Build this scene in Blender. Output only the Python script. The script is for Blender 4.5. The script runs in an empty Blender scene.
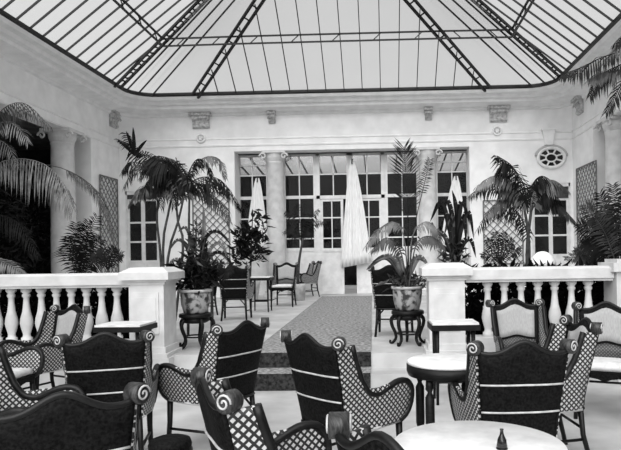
import bpy, math, random
from mathutils import Vector, Matrix
random.seed(7)
scene = bpy.context.scene
COL = scene.collection
PI = math.pi
R = math.radians

# ------------------------------------------------------------------ camera
F, PX, PY = 600.0, 367.0, 255.0          # focal length and principal point of the 621x450 frame
EYE = Vector((0, 0, 1.47))
CM = Matrix.Rotation(R(1.7), 3, 'Z') @ Matrix.Rotation(R(90), 3, 'X') @ Matrix.Rotation(-0.0155, 3, 'Z')
cam_d = bpy.data.cameras.new('camera')
cam_d.sensor_width = 36.0
cam_d.lens = F * 36.0 / 621.0
cam_d.shift_x = -(PX - 310.5) / 621.0
cam_d.shift_y = (PY - 225.0) / 621.0
cam_d.clip_start = 0.05
cam = bpy.data.objects.new('camera', cam_d)
COL.objects.link(cam)
cam.matrix_world = Matrix.Translation(EYE) @ CM.to_4x4()
scene.camera = cam

def ray(px, py):
    return CM @ Vector(((px - PX) / F, -(py - PY) / F, -1.0))
def P(px, py, Y=None, Z=None, X=None):
    d = ray(px, py)
    if Y is not None: t = (Y - EYE.y) / d.y
    elif Z is not None: t = (Z - EYE.z) / d.z
    else: t = (X - EYE.x) / d.x
    return EYE + d * t

# ------------------------------------------------------------------ materials
def new_mat(name):
    m = bpy.data.materials.new(name); m.use_nodes = True
    nt = m.node_tree; nt.nodes.clear()
    out = nt.nodes.new('ShaderNodeOutputMaterial')
    return m, nt, out
def grey(v): return (v, v, v, 1)
def mat(name, v, v2=None, scale=12.0, rough=0.6, spec=0.4, detail=3.0, bump=0.0, lo=0.35, hi=0.65, stretch=None):
    m, nt, out = new_mat(name)
    b = nt.nodes.new('ShaderNodeBsdfPrincipled')
    b.inputs['Roughness'].default_value = rough
    b.inputs['Specular IOR Level'].default_value = spec
    nt.links.new(b.outputs[0], out.inputs[0])
    if v2 is None: v2 = v * 0.88
    tc = nt.nodes.new('ShaderNodeTexCoord')
    no = nt.nodes.new('ShaderNodeTexNoise')
    no.inputs['Scale'].default_value = scale; no.inputs['Detail'].default_value = detail
    if stretch:
        mp = nt.nodes.new('ShaderNodeMapping'); mp.inputs['Scale'].default_value = stretch
        nt.links.new(tc.outputs['Object'], mp.inputs[0]); nt.links.new(mp.outputs[0], no.inputs['Vector'])
    else:
        nt.links.new(tc.outputs['Object'], no.inputs['Vector'])
    cr = nt.nodes.new('ShaderNodeValToRGB')
    cr.color_ramp.elements[0].position = lo; cr.color_ramp.elements[0].color = grey(v2)
    cr.color_ramp.elements[1].position = hi; cr.color_ramp.elements[1].color = grey(v)
    nt.links.new(no.outputs['Fac'], cr.inputs[0]); nt.links.new(cr.outputs[0], b.inputs['Base Color'])
    if bump:
        bp = nt.nodes.new('ShaderNodeBump'); bp.inputs['Strength'].default_value = bump; bp.inputs['Distance'].default_value = 0.01
        nt.links.new(no.outputs['Fac'], bp.inputs['Height']); nt.links.new(bp.outputs[0], b.inputs['Normal'])
    return m
def weave_mat(name, light, dark, period=0.034, line=0.30, plane='YZ'):
    """diamond wicker: light cells between dark crossing canes, in the part's own frame"""
    m, nt, out = new_mat(name)
    N, L = nt.nodes, nt.links
    b = N.new('ShaderNodeBsdfPrincipled'); b.inputs['Roughness'].default_value = 0.5
    L.new(b.outputs[0], out.inputs[0])
    tc = N.new('ShaderNodeTexCoord'); sp = N.new('ShaderNodeSeparateXYZ'); L.new(tc.outputs['Object'], sp.inputs[0])
    u, v = sp.outputs[plane[0]], sp.outputs[plane[1]]
    def mth(op, a, bb=None, val=None):
        n = N.new('ShaderNodeMath'); n.operation = op
        L.new(a, n.inputs[0])
        if bb is not None: L.new(bb, n.inputs[1])
        if val is not None: n.inputs[1].default_value = val
        return n.outputs[0]
    masks = []
    for op in ('ADD', 'SUBTRACT'):
        s = mth(op, u, v); s = mth('MULTIPLY', s, val=1.0 / period); s = mth('FRACT', s)
        s = mth('SUBTRACT', s, val=0.5); s = mth('ABSOLUTE', s); s = mth('MULTIPLY', s, val=2.0)
        masks.append(mth('LESS_THAN', s, val=1 - line))
    k = mth('MULTIPLY', masks[0], masks[1])
    mx = N.new('ShaderNodeMixRGB'); L.new(k, mx.inputs[0])
    mx.inputs[1].default_value = grey(dark); mx.inputs[2].default_value = grey(light)
    L.new(mx.outputs[0], b.inputs['Base Color'])
    return m
def glass_roof_mat(name, tint, transp, trans_col):
    m, nt, out = new_mat(name)
    t = nt.nodes.new('ShaderNodeBsdfTransparent'); t.inputs[0].default_value = grey(tint)
    l = nt.nodes.new('ShaderNodeBsdfTranslucent')
    tc = nt.nodes.new('ShaderNodeTexCoord'); no = nt.nodes.new('ShaderNodeTexNoise'); no.inputs['Scale'].default_value = 1.6; no.inputs['Detail'].default_value = 5
    cr = nt.nodes.new('ShaderNodeValToRGB'); cr.color_ramp.elements[0].color = grey(trans_col * 0.8); cr.color_ramp.elements[1].color = grey(trans_col)
    nt.links.new(tc.outputs['Object'], no.inputs['Vector']); nt.links.new(no.outputs['Fac'], cr.inputs[0]); nt.links.new(cr.outputs[0], l.inputs[0])
    mx = nt.nodes.new('ShaderNodeMixShader'); mx.inputs[0].default_value = 1 - transp
    nt.links.new(t.outputs[0], mx.inputs[1]); nt.links.new(l.outputs[0], mx.inputs[2]); nt.links.new(mx.outputs[0], out.inputs[0])
    return m
def clear_glass_mat(name, tint=0.75):
    m, nt, out = new_mat(name)
    t = nt.nodes.new('ShaderNodeBsdfTransparent'); t.inputs[0].default_value = grey(tint)
    g = nt.nodes.new('ShaderNodeBsdfGlossy'); g.inputs['Roughness'].default_value = 0.05; g.inputs[0].default_value = grey(0.9)
    fr = nt.nodes.new('ShaderNodeFresnel'); fr.inputs[0].default_value = 1.35
    tcx = nt.nodes.new('ShaderNodeTexCoord'); no = nt.nodes.new('ShaderNodeTexNoise'); no.inputs['Scale'].default_value = 2
    bp = nt.nodes.new('ShaderNodeBump'); bp.inputs['Strength'].default_value = 0.05
    nt.links.new(tcx.outputs['Object'], no.inputs['Vector']); nt.links.new(no.outputs['Fac'], bp.inputs['Height']); nt.links.new(bp.outputs[0], g.inputs['Normal'])
    mx = nt.nodes.new('ShaderNodeMixShader')
    nt.links.new(fr.outputs[0], mx.inputs[0]); nt.links.new(t.outputs[0], mx.inputs[1]); nt.links.new(g.outputs[0], mx.inputs[2]); nt.links.new(mx.outputs[0], out.inputs[0])
    return m

M = {}
M['wall'] = mat('plaster', 0.90, 0.80, 3.0, 0.8, 0.2, 6)
M['wall_grey'] = mat('grey_plaster', 0.5, 0.4, 3.0, 0.8, 0.2, 6)  # darker grey plaster for the oval's hood
M['stone'] = mat('white_stone', 0.70, 0.56, 5.0, 0.7, 0.2, 6)
M['cornice'] = mat('cornice_plaster', 0.86, 0.76, 4.0, 0.8, 0.2, 5)
M['floor'] = mat('pale_floor', 0.60, 0.38, 2.2, 0.5, 0.3, 9, lo=0.3, hi=0.7)
M['bracket'] = mat('carved_plaster', 0.62, 0.3, 14.0, 0.8, 0.2, 4)  # shading of the carving put into a darker, mottled colour
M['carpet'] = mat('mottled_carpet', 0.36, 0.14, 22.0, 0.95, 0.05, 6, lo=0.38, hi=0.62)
M['carpet_shade'] = mat('shaded_riser_carpet', 0.05, 0.012, 30.0, 0.95, 0.05, 3)  # same carpet on the risers, their shade painted into the colour
M['wicker'] = mat('dark_wicker', 0.010, 0.002, 70.0, 0.65, 0.08, 2, bump=0.4)
M['cane'] = mat('dark_cane', 0.010, 0.004, 20.0, 0.4, 0.25, 2)
M['roll'] = mat('woven_roll', 0.05, 0.008, 40.0, 0.4, 0.4, 2, stretch=(1, 6, 1))  # lighter than the wicker: light from above put into the rolls' colour
M['band'] = mat('pale_cane_band', 0.55, 0.38, 20.0, 0.45, 0.4)
M['lining'] = mat('pale_lining', 0.40, 0.32, 30.0, 0.8, 0.1, stretch=(6, 1, 1))
M['cushion'] = mat('pale_cushion', 0.72, 0.58, 14.0, 0.9, 0.1)
M['lattice'] = weave_mat('wicker_lattice', 0.52, 0.010, 0.038, 0.42)
M['weave_back'] = weave_mat('inner_weave', 0.10, 0.012, 0.030, 0.45, 'XZ')
M['wood'] = mat('dark_wood', 0.009, 0.003, 18.0, 0.45, 0.2, stretch=(1, 1, 5))
M['tabletop'] = mat('pale_tabletop', 0.80, 0.62, 9.0, 0.55, 0.3, 6)
M['iron'] = mat('dark_iron', 0.018, 0.008, 12.0, 0.5, 0.3)
M['purlin'] = mat('pale_purlin', 0.40, 0.28, 10.0, 0.6, 0.3)
M['paint'] = mat('white_paint', 0.80, 0.68, 6.0, 0.5, 0.3)
M['curtain'] = mat('white_curtain', 0.88, 0.74, 5.0, 0.9, 0.1, stretch=(8, 8, 1))
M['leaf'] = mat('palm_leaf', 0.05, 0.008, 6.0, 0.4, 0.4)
M['leaf_dark'] = mat('dark_palm_leaf', 0.010, 0.003, 6.0, 0.6, 0.15)  # plain darker leaf tone, mixed in frond by frond
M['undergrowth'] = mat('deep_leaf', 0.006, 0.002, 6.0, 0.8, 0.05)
M['leaf_pale'] = mat('pale_leaf', 0.17, 0.04, 7.0, 0.4, 0.5)
M['stem'] = mat('plant_stem', 0.06, 0.02, 15.0, 0.6, 0.3)
M['soil'] = mat('soil', 0.02, 0.01, 40.0, 0.95, 0.05)
M['pot'] = mat('painted_pot', 0.36, 0.03, 13.0, 0.4, 0.4, 5, lo=0.42, hi=0.56)
M['pot_plain'] = mat('plain_pot', 0.55, 0.35, 8.0, 0.5, 0.3)
M['trellis'] = mat('trellis_lath', 0.22, 0.12, 10.0, 0.7, 0.2)
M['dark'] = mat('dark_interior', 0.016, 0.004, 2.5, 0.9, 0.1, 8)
M['dark_panel'] = mat('dark_soffit_board', 0.10, 0.05, 4.0, 0.8, 0.1)  # one dark tone for soffit, lintel, aisle ceilings and transom boards
M['pane_dark'] = mat('dark_pane', 0.018, 0.008, 2.0, 0.12, 0.5)
M['roof_glass'] = glass_roof_mat('frosted_roof_glass', 0.80, 0.80, 0.7)
M['rear_roof_glass'] = glass_roof_mat('rear_roof_glass', 0.92, 0.5, 0.9)
M['glass'] = clear_glass_mat('window_glass')
M['shade'] = mat('white_shade', 0.88, 0.8, 5.0, 0.9, 0.1)

# ------------------------------------------------------------------ mesh helpers
class MB:
    def __init__(s, smooth=False): s.v = []; s.f = []; s.smooth = smooth
    def add(s, vs, fs):
        o = len(s.v); s.v += [tuple(p) for p in vs]; s.f += [tuple(i + o for i in f) for f in fs]; return s
    def box(s, x0, x1, y0, y1, z0, z1):
        return s.add([(x0,y0,z0),(x1,y0,z0),(x1,y1,z0),(x0,y1,z0),(x0,y0,z1),(x1,y0,z1),(x1,y1,z1),(x0,y1,z1)],
                     [(0,3,2,1),(4,5,6,7),(0,1,5,4),(1,2,6,5),(2,3,7,6),(3,0,4,7)])
    def cbox(s, x, y, z, w, d, h): return s.box(x-w/2, x+w/2, y-d/2, y+d/2, z, z+h)
    def tube(s, pts, r, n=8, closed=False):
        pts = [Vector(p) for p in pts]; m = len(pts)
        rs = r if isinstance(r, (list, tuple)) else [r] * m
        vs, fs = [], []; prev = None
        for i, p in enumerate(pts):
            if closed: t = pts[(i+1) % m] - pts[i-1]
            else: t = pts[min(i+1, m-1)] - pts[max(i-1, 0)]
            if t.length < 1e-9: t = Vector((0,0,1))
            t.normalize()
            a = prev if prev is not None else (Vector((0,0,1)) if abs(t.z) < 0.9 else Vector((1,0,0)))
            u = a - t * a.dot(t)
            if u.length < 1e-6: u = t.orthogonal()
            u.normalize(); prev = u; w = t.cross(u)
            for k in range(n):
                c, q = math.cos(2*PI*k/n), math.sin(2*PI*k/n)
                vs.append(p + (u*c + w*q) * rs[i])
        rng = m if closed else m - 1
        for i in range(rng):
            for k in range(n):
                a0 = i*n + k; a1 = i*n + (k+1) % n; b0 = ((i+1) % m)*n + k; b1 = ((i+1) % m)*n + (k+1) % n
                fs.append((a0, a1, b1, b0))
        if not closed:
            fs.append(tuple(range(n-1, -1, -1))); fs.append(tuple((m-1)*n + k for k in range(n)))
        return s.add(vs, fs)
    def beam(s, a, b, w, h, up=(0,0,1)):
        a, b = Vector(a), Vector(b); t = (b-a).normalized(); up = Vector(up)
        x = t.cross(up)
        if x.length < 1e-5: x = t.orthogonal()
        x.normalize(); y = x.cross(t).normalized()
        vs = []
        for p in (a, b):
            for sx, sy in ((-1,-1),(1,-1),(1,1),(-1,1)): vs.append(p + x*sx*w/2 + y*sy*h/2)
        return s.add(vs, [(0,1,2,3),(7,6,5,4),(0,4,5,1),(1,5,6,2),(2,6,7,3),(3,7,4,0)])
    def lathe(s, prof, c=(0,0,0), n=24, sx=1.0, sy=1.0, flute=0):
        c = Vector(c); vs, fs = [], []; m = len(prof)
        for (r, z) in prof:
            for k in range(n):
                a = 2*PI*k/n
                vs.append(c + Vector((r*sx*math.cos(a), r*sy*math.sin(a), z)))
        for i in range(m-1):
            for k in range(n):
                fs.append((i*n+k, i*n+(k+1)%n, (i+1)*n+(k+1)%n, (i+1)*n+k))
        fs.append(tuple(range(n-1,-1,-1))); fs.append(tuple((m-1)*n+k for k in range(n)))
        return s.add(vs, fs)
    def sheet(s, grid, th, nrm=None):
        """closed slab from a grid of points; nrm = thickness direction"""
        nr, nc = len(grid), len(grid[0]); g = [[Vector(p) for p in row] for row in grid]
        front, back = [], []
        for i in range(nr):
            for j in range(nc):
                if nrm is not None: n = Vector(nrm)
                else:
                    du = g[i][min(j+1,nc-1)] - g[i][max(j-1,0)]; dv = g[min(i+1,nr-1)][j] - g[max(i-1,0)][j]
                    n = du.cross(dv); n = n.normalized() if n.length > 1e-9 else Vector((0,0,1))
                front.append(g[i][j] + n*th/2); back.append(g[i][j] - n*th/2)
        N = nr*nc; fs = []
        for i in range(nr-1):
            for j in range(nc-1):
                a, b, c, d = i*nc+j, i*nc+j+1, (i+1)*nc+j+1, (i+1)*nc+j
                fs.append((a,b,c,d)); fs.append((N+d,N+c,N+b,N+a))
        for j in range(nc-1):
            fs.append((j+1,j,N+j,N+j+1)); q = (nr-1)*nc; fs.append((q+j,q+j+1,N+q+j+1,N+q+j))
        for i in range(nr-1):
            fs.append((i*nc,(i+1)*nc,N+(i+1)*nc,N+i*nc)); q = nc-1; fs.append(((i+1)*nc+q,i*nc+q,N+i*nc+q,N+(i+1)*nc+q))
        return s.add(front+back, fs)
    def build(s, name, m, parent=None):
        me = bpy.data.meshes.new(name); me.from_pydata(s.v, [], s.f); me.update()
        if s.smooth:
            for p in me.polygons: p.use_smooth = True
        me.materials.append(m)
        o = bpy.data.objects.new(name, me); COL.objects.link(o)
        if parent is not None: o.parent = parent
        return o
def tag(o, label=None, cat=None, group=None, kind=None):
    if label: o['label'] = label
    if cat: o['category'] = cat
    if group: o['group'] = group
    if kind: o['kind'] = kind
    return o
def empty(name, loc, label=None, cat=None, group=None, rz=0.0, kind=None):
    o = bpy.data.objects.new(name, None); COL.objects.link(o)
    o.location = loc; o.rotation_euler = (0, 0, rz); o.empty_display_size = 0.1
    return tag(o, label, cat, group, kind)
def kids(o): return [c for c in bpy.data.objects if c.parent == o]
def copy_tree(o, parent=None):
    c = o.copy(); COL.objects.link(c); c.parent = parent
    for ch in kids(o): copy_tree(ch, c)
    return c
def struct(o): o['kind'] = 'structure'; return o
def crom(pts, n):
    pts = [Vector(p) for p in pts]; q = [pts[0]*2-pts[1]] + pts + [pts[-1]*2-pts[-2]]
    out = []
    for k in range(n):
        t = k/(n-1)*(len(pts)-1); i = min(int(t), len(pts)-2); f = t-i
        a, b, c, d = q[i], q[i+1], q[i+2], q[i+3]
        out.append(0.5*((2*b)+(c-a)*f+(2*a-5*b+4*c-d)*f*f+(3*b-a-3*c+d)*f**3))
    return out

# ------------------------------------------------------------------ room measures
UP = 0.34                      # upper floor level
D2 = 16.8                      # back wall
STEP = 6.9                     # edge of the upper floor
XL = P(120, 200, Y=D2).x; XR = P(573, 190, Y=D2).x
AX = (XL+XR)/2
ZC0, ZC1 = 5.66, 6.06          # cornice
OPT = 4.5                      # underside of the entablature
YF = -3.0                      # where the modelled floor ends behind the viewer
print('room', XL, XR, AX)

# floors
mb = MB(); mb.box(XL-3.6, XR+3.6, YF, STEP+0.1, -0.12, 0); struct(mb.build('floor', M['floor']))
mb = MB(); mb.box(XL-3.6, XR+3.6, STEP, 23.0, 0.0, UP); struct(mb.build('floor_upper', M['floor']))
px0, px1 = P(176, 360, Y=STEP).x, P(430, 360, Y=STEP).x
mb = MB(); mb.box(px0, px1, STEP-0.36, STEP+0.0, 0, 0.17); struct(mb.build('trim_stair', M['floor']))

# carpet runner from the doors over the two steps
t = empty('carpet_runner', (0,0,0), 'mottled grey carpet runner from the glazed doors down over two steps', 'carpet')
a0, a1 = P(322,296,Y=16.4).x, P(372,296,Y=16.4).x
b0, b1 = P(250,355,Y=STEP).x, P(371,353,Y=STEP).x
g = []
for i in range(14):
    f = i/13; y = STEP-0.012 + (16.4-STEP)*f
    g.append([(b0+(a0-b0)*f, y, UP+0.012), (b1+(a1-b1)*f, y, UP+0.012)])
mb = MB(); mb.sheet(g, 0.016, (0,0,1)); mb.build('runner', M['carpet'], t)
mb = MB(); mb.box(b0, b1, STEP-0.36, STEP-0.02, 0.172, 0.186); mb.build('tread_cover', M['carpet'], t)
mb = MB(); mb.box(b0, b1, STEP-0.02, STEP-0.004, 0.19, UP+0.018); mb.build('riser_cover', M['carpet_shade'], t)
mb = MB(); mb.box(b0, b1, STEP-0.378, STEP-0.362, 0.003, 0.184); mb.build('riser_cover', M['carpet_shade'], t)

def wall_holes(mb, x0, x1, y0, y1, z0, z1, holes):
    xs = sorted({x0, x1, *[h[0] for h in holes], *[h[1] for h in holes]}); zs = sorted({z0, z1, *[h[2] for h in holes], *[h[3] for h in holes]})
    for i in range(len(xs)-1):
        for k in range(len(zs)-1):
            cx, cz = (xs[i]+xs[i+1])/2, (zs[k]+zs[k+1])/2
            if any(h[0] < cx < h[1] and h[2] < cz < h[3] for h in holes): continue
            mb.box(xs[i], xs[i+1], y0, y1, zs[k], zs[k+1])
# back wall with the wide glazed opening and two side doors
OX0, OX1 = P(235, 200, Y=D2).x, P(470, 200, Y=D2).x
OZ = P(350, 149, Y=D2).z
LD = (P(125.5,230,Y=D2).x, P(159,230,Y=D2).x); RD = (P(532,230,Y=D2).x, P(571,230,Y=D2).x)
DZ = P(140, 191, Y=D2).z; DZR = P(550, 183, Y=D2).z
mb = MB(); wall_holes(mb, XL-0.5, XR+0.5, D2, D2+0.45, UP, ZC1, [(OX0,OX1,UP,OZ),(LD[0],LD[1],UP,DZ),(RD[0],RD[1],UP,DZR)])
struct(mb.build('wall_back', M['wall']))
# side walls: solid bay by the corner, then open colonnade under an entablature
JL = 15.15
for nm, xw, sg in (('wall_left', XL, -1), ('wall_right', XR, 1)):
    mb = MB(); xa, xb = sorted((xw, xw+sg*0.45))
    mb.box(xa, xb, JL, D2, UP, ZC1); mb.box(xa, xb, YF, JL, OPT+0.07, ZC1)
    struct(mb.build(nm, M['wall']))
    xo = xw+sg*3.6
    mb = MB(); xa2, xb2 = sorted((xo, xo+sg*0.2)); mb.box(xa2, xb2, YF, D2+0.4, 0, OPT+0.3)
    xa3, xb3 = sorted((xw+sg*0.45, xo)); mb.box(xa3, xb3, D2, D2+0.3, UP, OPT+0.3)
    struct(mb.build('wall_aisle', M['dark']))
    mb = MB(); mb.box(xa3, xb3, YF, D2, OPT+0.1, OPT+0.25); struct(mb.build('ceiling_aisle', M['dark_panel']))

# mouldings: cornice ring, architrave line, sunk panel lines
XeL, XeR, Ye = XL+0.75, XR-0.75, D2-0.75
def ring_path(off, r=0.7):
    """U-shaped path round left, back and right wall, at distance off inside, rounded corners"""
    l, rr, b = XL+off, XR-off, D2-off
    pts = [(l, YF), (l, b-r)]
    for k in range(1, 7): a = k/6*PI/2; pts.append((l+r-r*math.cos(a), b-r+r*math.sin(a)))
    pts.append((rr-r, b))
    for k in range(1, 7): a = k/6*PI/2; pts.append((rr-r+r*math.sin(a), b-r+r*math.cos(a)))
    pts.append((rr, YF)); return pts
def moulding(name, prof, m, r=0.7):
    """prof: list of (offset, z) swept round the room"""
    paths = [[(x, y, z) for x, y in ring_path(o, r)] for o, z in prof]
    mb = MB(); n = len(paths[0])
    for a, b in zip(paths, paths[1:]):
        for i in range(n-1): mb.add([a[i], a[i+1], b[i+1], b[i]], [(0,1,2,3)])
    return struct(mb.build(name, m))
moulding('trim_cornice', [(0.0,5.44),(0.06,5.46),(0.08,5.52),(0.30,5.56),(0.42,5.58),(0.44,5.65),(0.54,5.67),(0.58,5.74),(0.70,5.76),(0.74,5.83),(0.76,5.85),(0.76,5.88),(0.0,5.90)], M['cornice'])
moulding('trim_string', [(0.0,4.78),(0.018,4.785),(0.02,4.81),(0.0,4.83)], M['cornice'], 0.06)
moulding('trim_architrave', [(0.0,OPT+0.09),(0.02,OPT+0.09),(0.025,OPT+0.13),(0.0,OPT+0.14)], M['cornice'], 0.06)
# dark curb where the glass meets the cornice
pts = [(x, y, 5.885) for x, y in ring_path(0.74)]
mb = MB(); mb.tube(pts, 0.055, 6); struct(mb.build('trim_curb', M['iron']))

# ------------------------------------------------------------------ glazed roof
ZE, ZT, SB, SL = 5.90, 8.3, 0.75, 0.78
def on_plane(px, py, n, c):
    d = ray(px, py); t = (c - n.dot(EYE)) / n.dot(d); return EYE + d*t
nb = Vector((0, SB, 1)); cb = ZE + SB*Ye
nl = Vector((-SL, 0, 1)); cl = ZE - SL*XeL
B1 = on_plane(257, 0, nb, cb); A1 = on_plane(200, 0, nl, cl)
B0 = Vector((P(195, 95, Y=Ye).x, Ye, ZE)); A0 = Vector((XeL, P(117, 83, X=XeL).y, ZE))
def ext(a, b, z): return a + (b-a)*((z-a.z)/(b.z-a.z))
BT, AT = ext(B0, B1, ZT), ext(A0, A1, ZT)
mir = lambda p: Vector((2*AX-p.x, p.y, p.z))
roof = empty('ceiling', (0,0,0), kind='structure')
C0 = [Vector((x, y, ZE)) for x, y in ring_path(0.75)][1:8]       # rounded eave in the corner
FL0, FLT = Vector((XeL, YF, ZE)), Vector((AT.x, YF, ZT))
panes = {'pane_back': [[B0, BT],[mir(B0), mir(BT)]]}
mb = MB(); mb.add([B0, mir(B0), mir(BT), BT], [(0,1,2,3)]); mb.build('pane', M['roof_glass'], roof)
for mm in (lambda p: p, mir):
    mb = MB(); mb.add([mm(A0), mm(AT), mm(FLT), mm(FL0)], [(0,1,2,3)]); mb.build('pane', M['roof_glass'], roof)
    eave = [A0] + [p for p in C0 if p.x < B0.x and p.y > A0.y] + [B0]
    vs, fs = [], []; n = len(eave)
    for i, e in enumerate(eave):
        f = i/(n-1); vs += [mm(e), mm(AT.lerp(BT, f))]
    for i in range(n-1): fs.append((2*i, 2*i+2, 2*i+3, 2*i+1))
    mb = MB(); mb.add(vs, fs); mb.build('pane', M['roof_glass'], roof)
mb = MB(); mb.add([AT, BT, mir(BT), mir(AT), mir(FLT), FLT], [(0,1,2,3,4,5)]); mb.build('pane', M['roof_glass'], roof)
# glazing bars
def bar(a, b, w=0.02): MB().beam(a, b, w, 0.04).build('glazing_bar', M['iron'], roof)
def into(o, d=0.03): return Vector((o.x, o.y, o.z-d))
allbars = []
nbar = 26; W0 = mir(B0).x - B0.x
k = 0; x = mir(B0).x + 3.0
xs = [AX + (i-20)*0.485 + 0.1 for i in range(41)]
for x in xs:
    if not (B0.x < x < mir(B0).x): continue
    # runs up the back plane until it meets the hip
    s = (ZT-ZE)/SB
    if x < BT.x: s = min(s, (x-B0.x)/(BT.x-B0.x)*s)
    if x > mir(BT).x: s = min(s, (mir(B0).x-x)/(BT.x-B0.x)*s)
    if s < 0.1: continue
    bar(into(Vector((x, Ye, ZE))), into(Vector((x, Ye-s, ZE+SB*s))))
for mm in (lambda p: p, mir):
    y = A0.y-0.35
    while y > 3.0:
        bar(mm(into(Vector((XeL, y, ZE)))), mm(into(Vector((AT.x, min(y, 99), ZT)))) if y < AT.y else mm(into(A0.lerp(AT, (A0.y-y)/(A0.y-AT.y)))))
        y -= 0.43
    n = 4
    for i in range(1, n):
        f = i/n
        j = f*(len(eave)-1); i0 = min(int(j), len(eave)-2)
        e = eave[i0].lerp(eave[i0+1], j-i0)
        bar(mm(into(e)), mm(into(AT.lerp(BT, f))))
# trusses along the hips: two chords with ring webs; purlin ring
def truss(a, b, w, side, rings=True):
    a, b, side = into(a, 0.08), into(b, 0.08), side.normalized()
    t = MB(); t.beam(a+side*w/2, b+side*w/2, 0.06, 0.05); t.beam(a-side*w/2, b-side*w/2, 0.06, 0.05)
    o = t.build('hip_truss', M['iron'], roof)
    L = (b-a).length; u = (b-a).normalized(); n = int(L/(w*1.15)); r = MB()
    for i in range(n):
        c = a + u*((i+0.5)*L/n)
        if rings: r.tube([c + (u*math.cos(q)+side*math.sin(q))*w*0.42 for q in [2*PI*k/12 for k in range(12)]], 0.022, 5, True)
        else: r.beam(c-side*w/2, c+side*w/2, 0.025, 0.03) if i % 2 == 0 else None
    r.build('truss_web', M['iron'], o)
for mm in (lambda p: p, mir):
    nrm = (BT-B0).cross(AT-A0)
    sA = (AT-A0).cross(nl); sB = (BT-B0).cross(nb)
    d0 = mm(A0+sA)-mm(A0); d1 = mm(B0+sB)-mm(B0); uA = mm(A0+nl)-mm(A0)
    truss(mm(A0), mm(AT), 0.25, d0, True); truss(mm(B0), mm(BT), 0.17, d1, False)
ZP = 6.93; f = (ZP-ZE)/(ZT-ZE); Ap, Bp = A0.lerp(AT, f), B0.lerp(BT, f); Fp = FL0.lerp(FLT, f)
for a, b in ((Bp, mir(Bp)), (Ap, Bp), (mir(Ap), mir(Bp)), (Ap, Fp), (mir(Ap), mir(Fp))):
    a, b = into(a, 0.12), into(b, 0.12)
    o = MB().beam(a+Vector((0,0,.09)), b+Vector((0,0,.09)), 0.05, 0.03).build('purlin', M['iron'], roof)
    MB().beam(a-Vector((0,0,.09)), b-Vector((0,0,.09)), 0.05, 0.03).build('purlin_chord', M['iron'], o)
    n = max(2, int((b-a).length/0.9)); r = MB()
    for k in range(n):
        c = a.lerp(b, (k+.5)/n); u = (b-a).normalized()
        r.beam(c-u*.09-Vector((0,0,.08)), c+u*.09+Vector((0,0,.08)), .02, .02)
    r.build('purlin_web', M['iron'], o)

# ------------------------------------------------------------------ back opening: columns and glazed screen
def column(px, Y, X, label, group=None, base=UP, top=None, r=0.265):
    top = OZ if top is None else top
    c = empty('column', (X, Y, base), label, 'column', group); h = top-base
    mb = MB(True); mb.lathe([(r*1.0,0.22),(r*1.0,0.9),(r*0.97,2.0),(r*0.88,h-0.36),(r*0.93,h-0.34),(r*0.93,h-0.31),(r*0.86,h-0.30)], n=28); mb.build('shaft', M['stone'], c)
    mb = MB(); mb.box(-r*1.3,r*1.3,-r*1.3,r*1.3,0,0.1); mb.lathe([(r*1.25,0.1),(r*1.3,0.14),(r*1.12,0.18),(r*1.12,0.2),(r*1.02,0.23)], n=28); mb.build('base', M['stone'], c)
    mb = MB(); mb.box(-r*1.25,r*1.25,-r*1.2,r*1.2,h-0.07,h)
    mb.lathe([(r*0.88,h-0.31),(r*1.05,h-0.2),(r*1.1,h-0.07)], n=28)
    for sx in (-1, 1):
        for sy in (-1, 1):
            ctr = Vector((sx*r*1.12, sy*r*1.12, h-0.17))
            sp = [ctr + Vector((math.cos(q)*rr*sx, 0, math.sin(q)*rr)) for q, rr in [(k*0.55, 0.10-0.0065*k) for k in range(14)]]
            mb.tube(sp, 0.026, 6)
    mb.build('capital', M['stone'], c)
    return c
cxl, cxr = P(275.5,220,Y=D2+0.1).x, P(428.5,220,Y=D2+0.1).x
column(275, D2+0.22, cxl, 'round white column left of the glazed doors, behind a pale-backed chair')
column(428, D2+0.22, cxr, 'round white column right of the glazed doors, behind the tall potted palm')
YC = 14.2
column(60, YC, XL-0.22, 'round white column in the left colonnade beside a dark planted aisle', top=OPT+0.07, r=0.29)
column(612, YC, XR+0.22, 'round white column in the right colonnade under the hanging palm', top=OPT+0.07, r=0.29)

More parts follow.
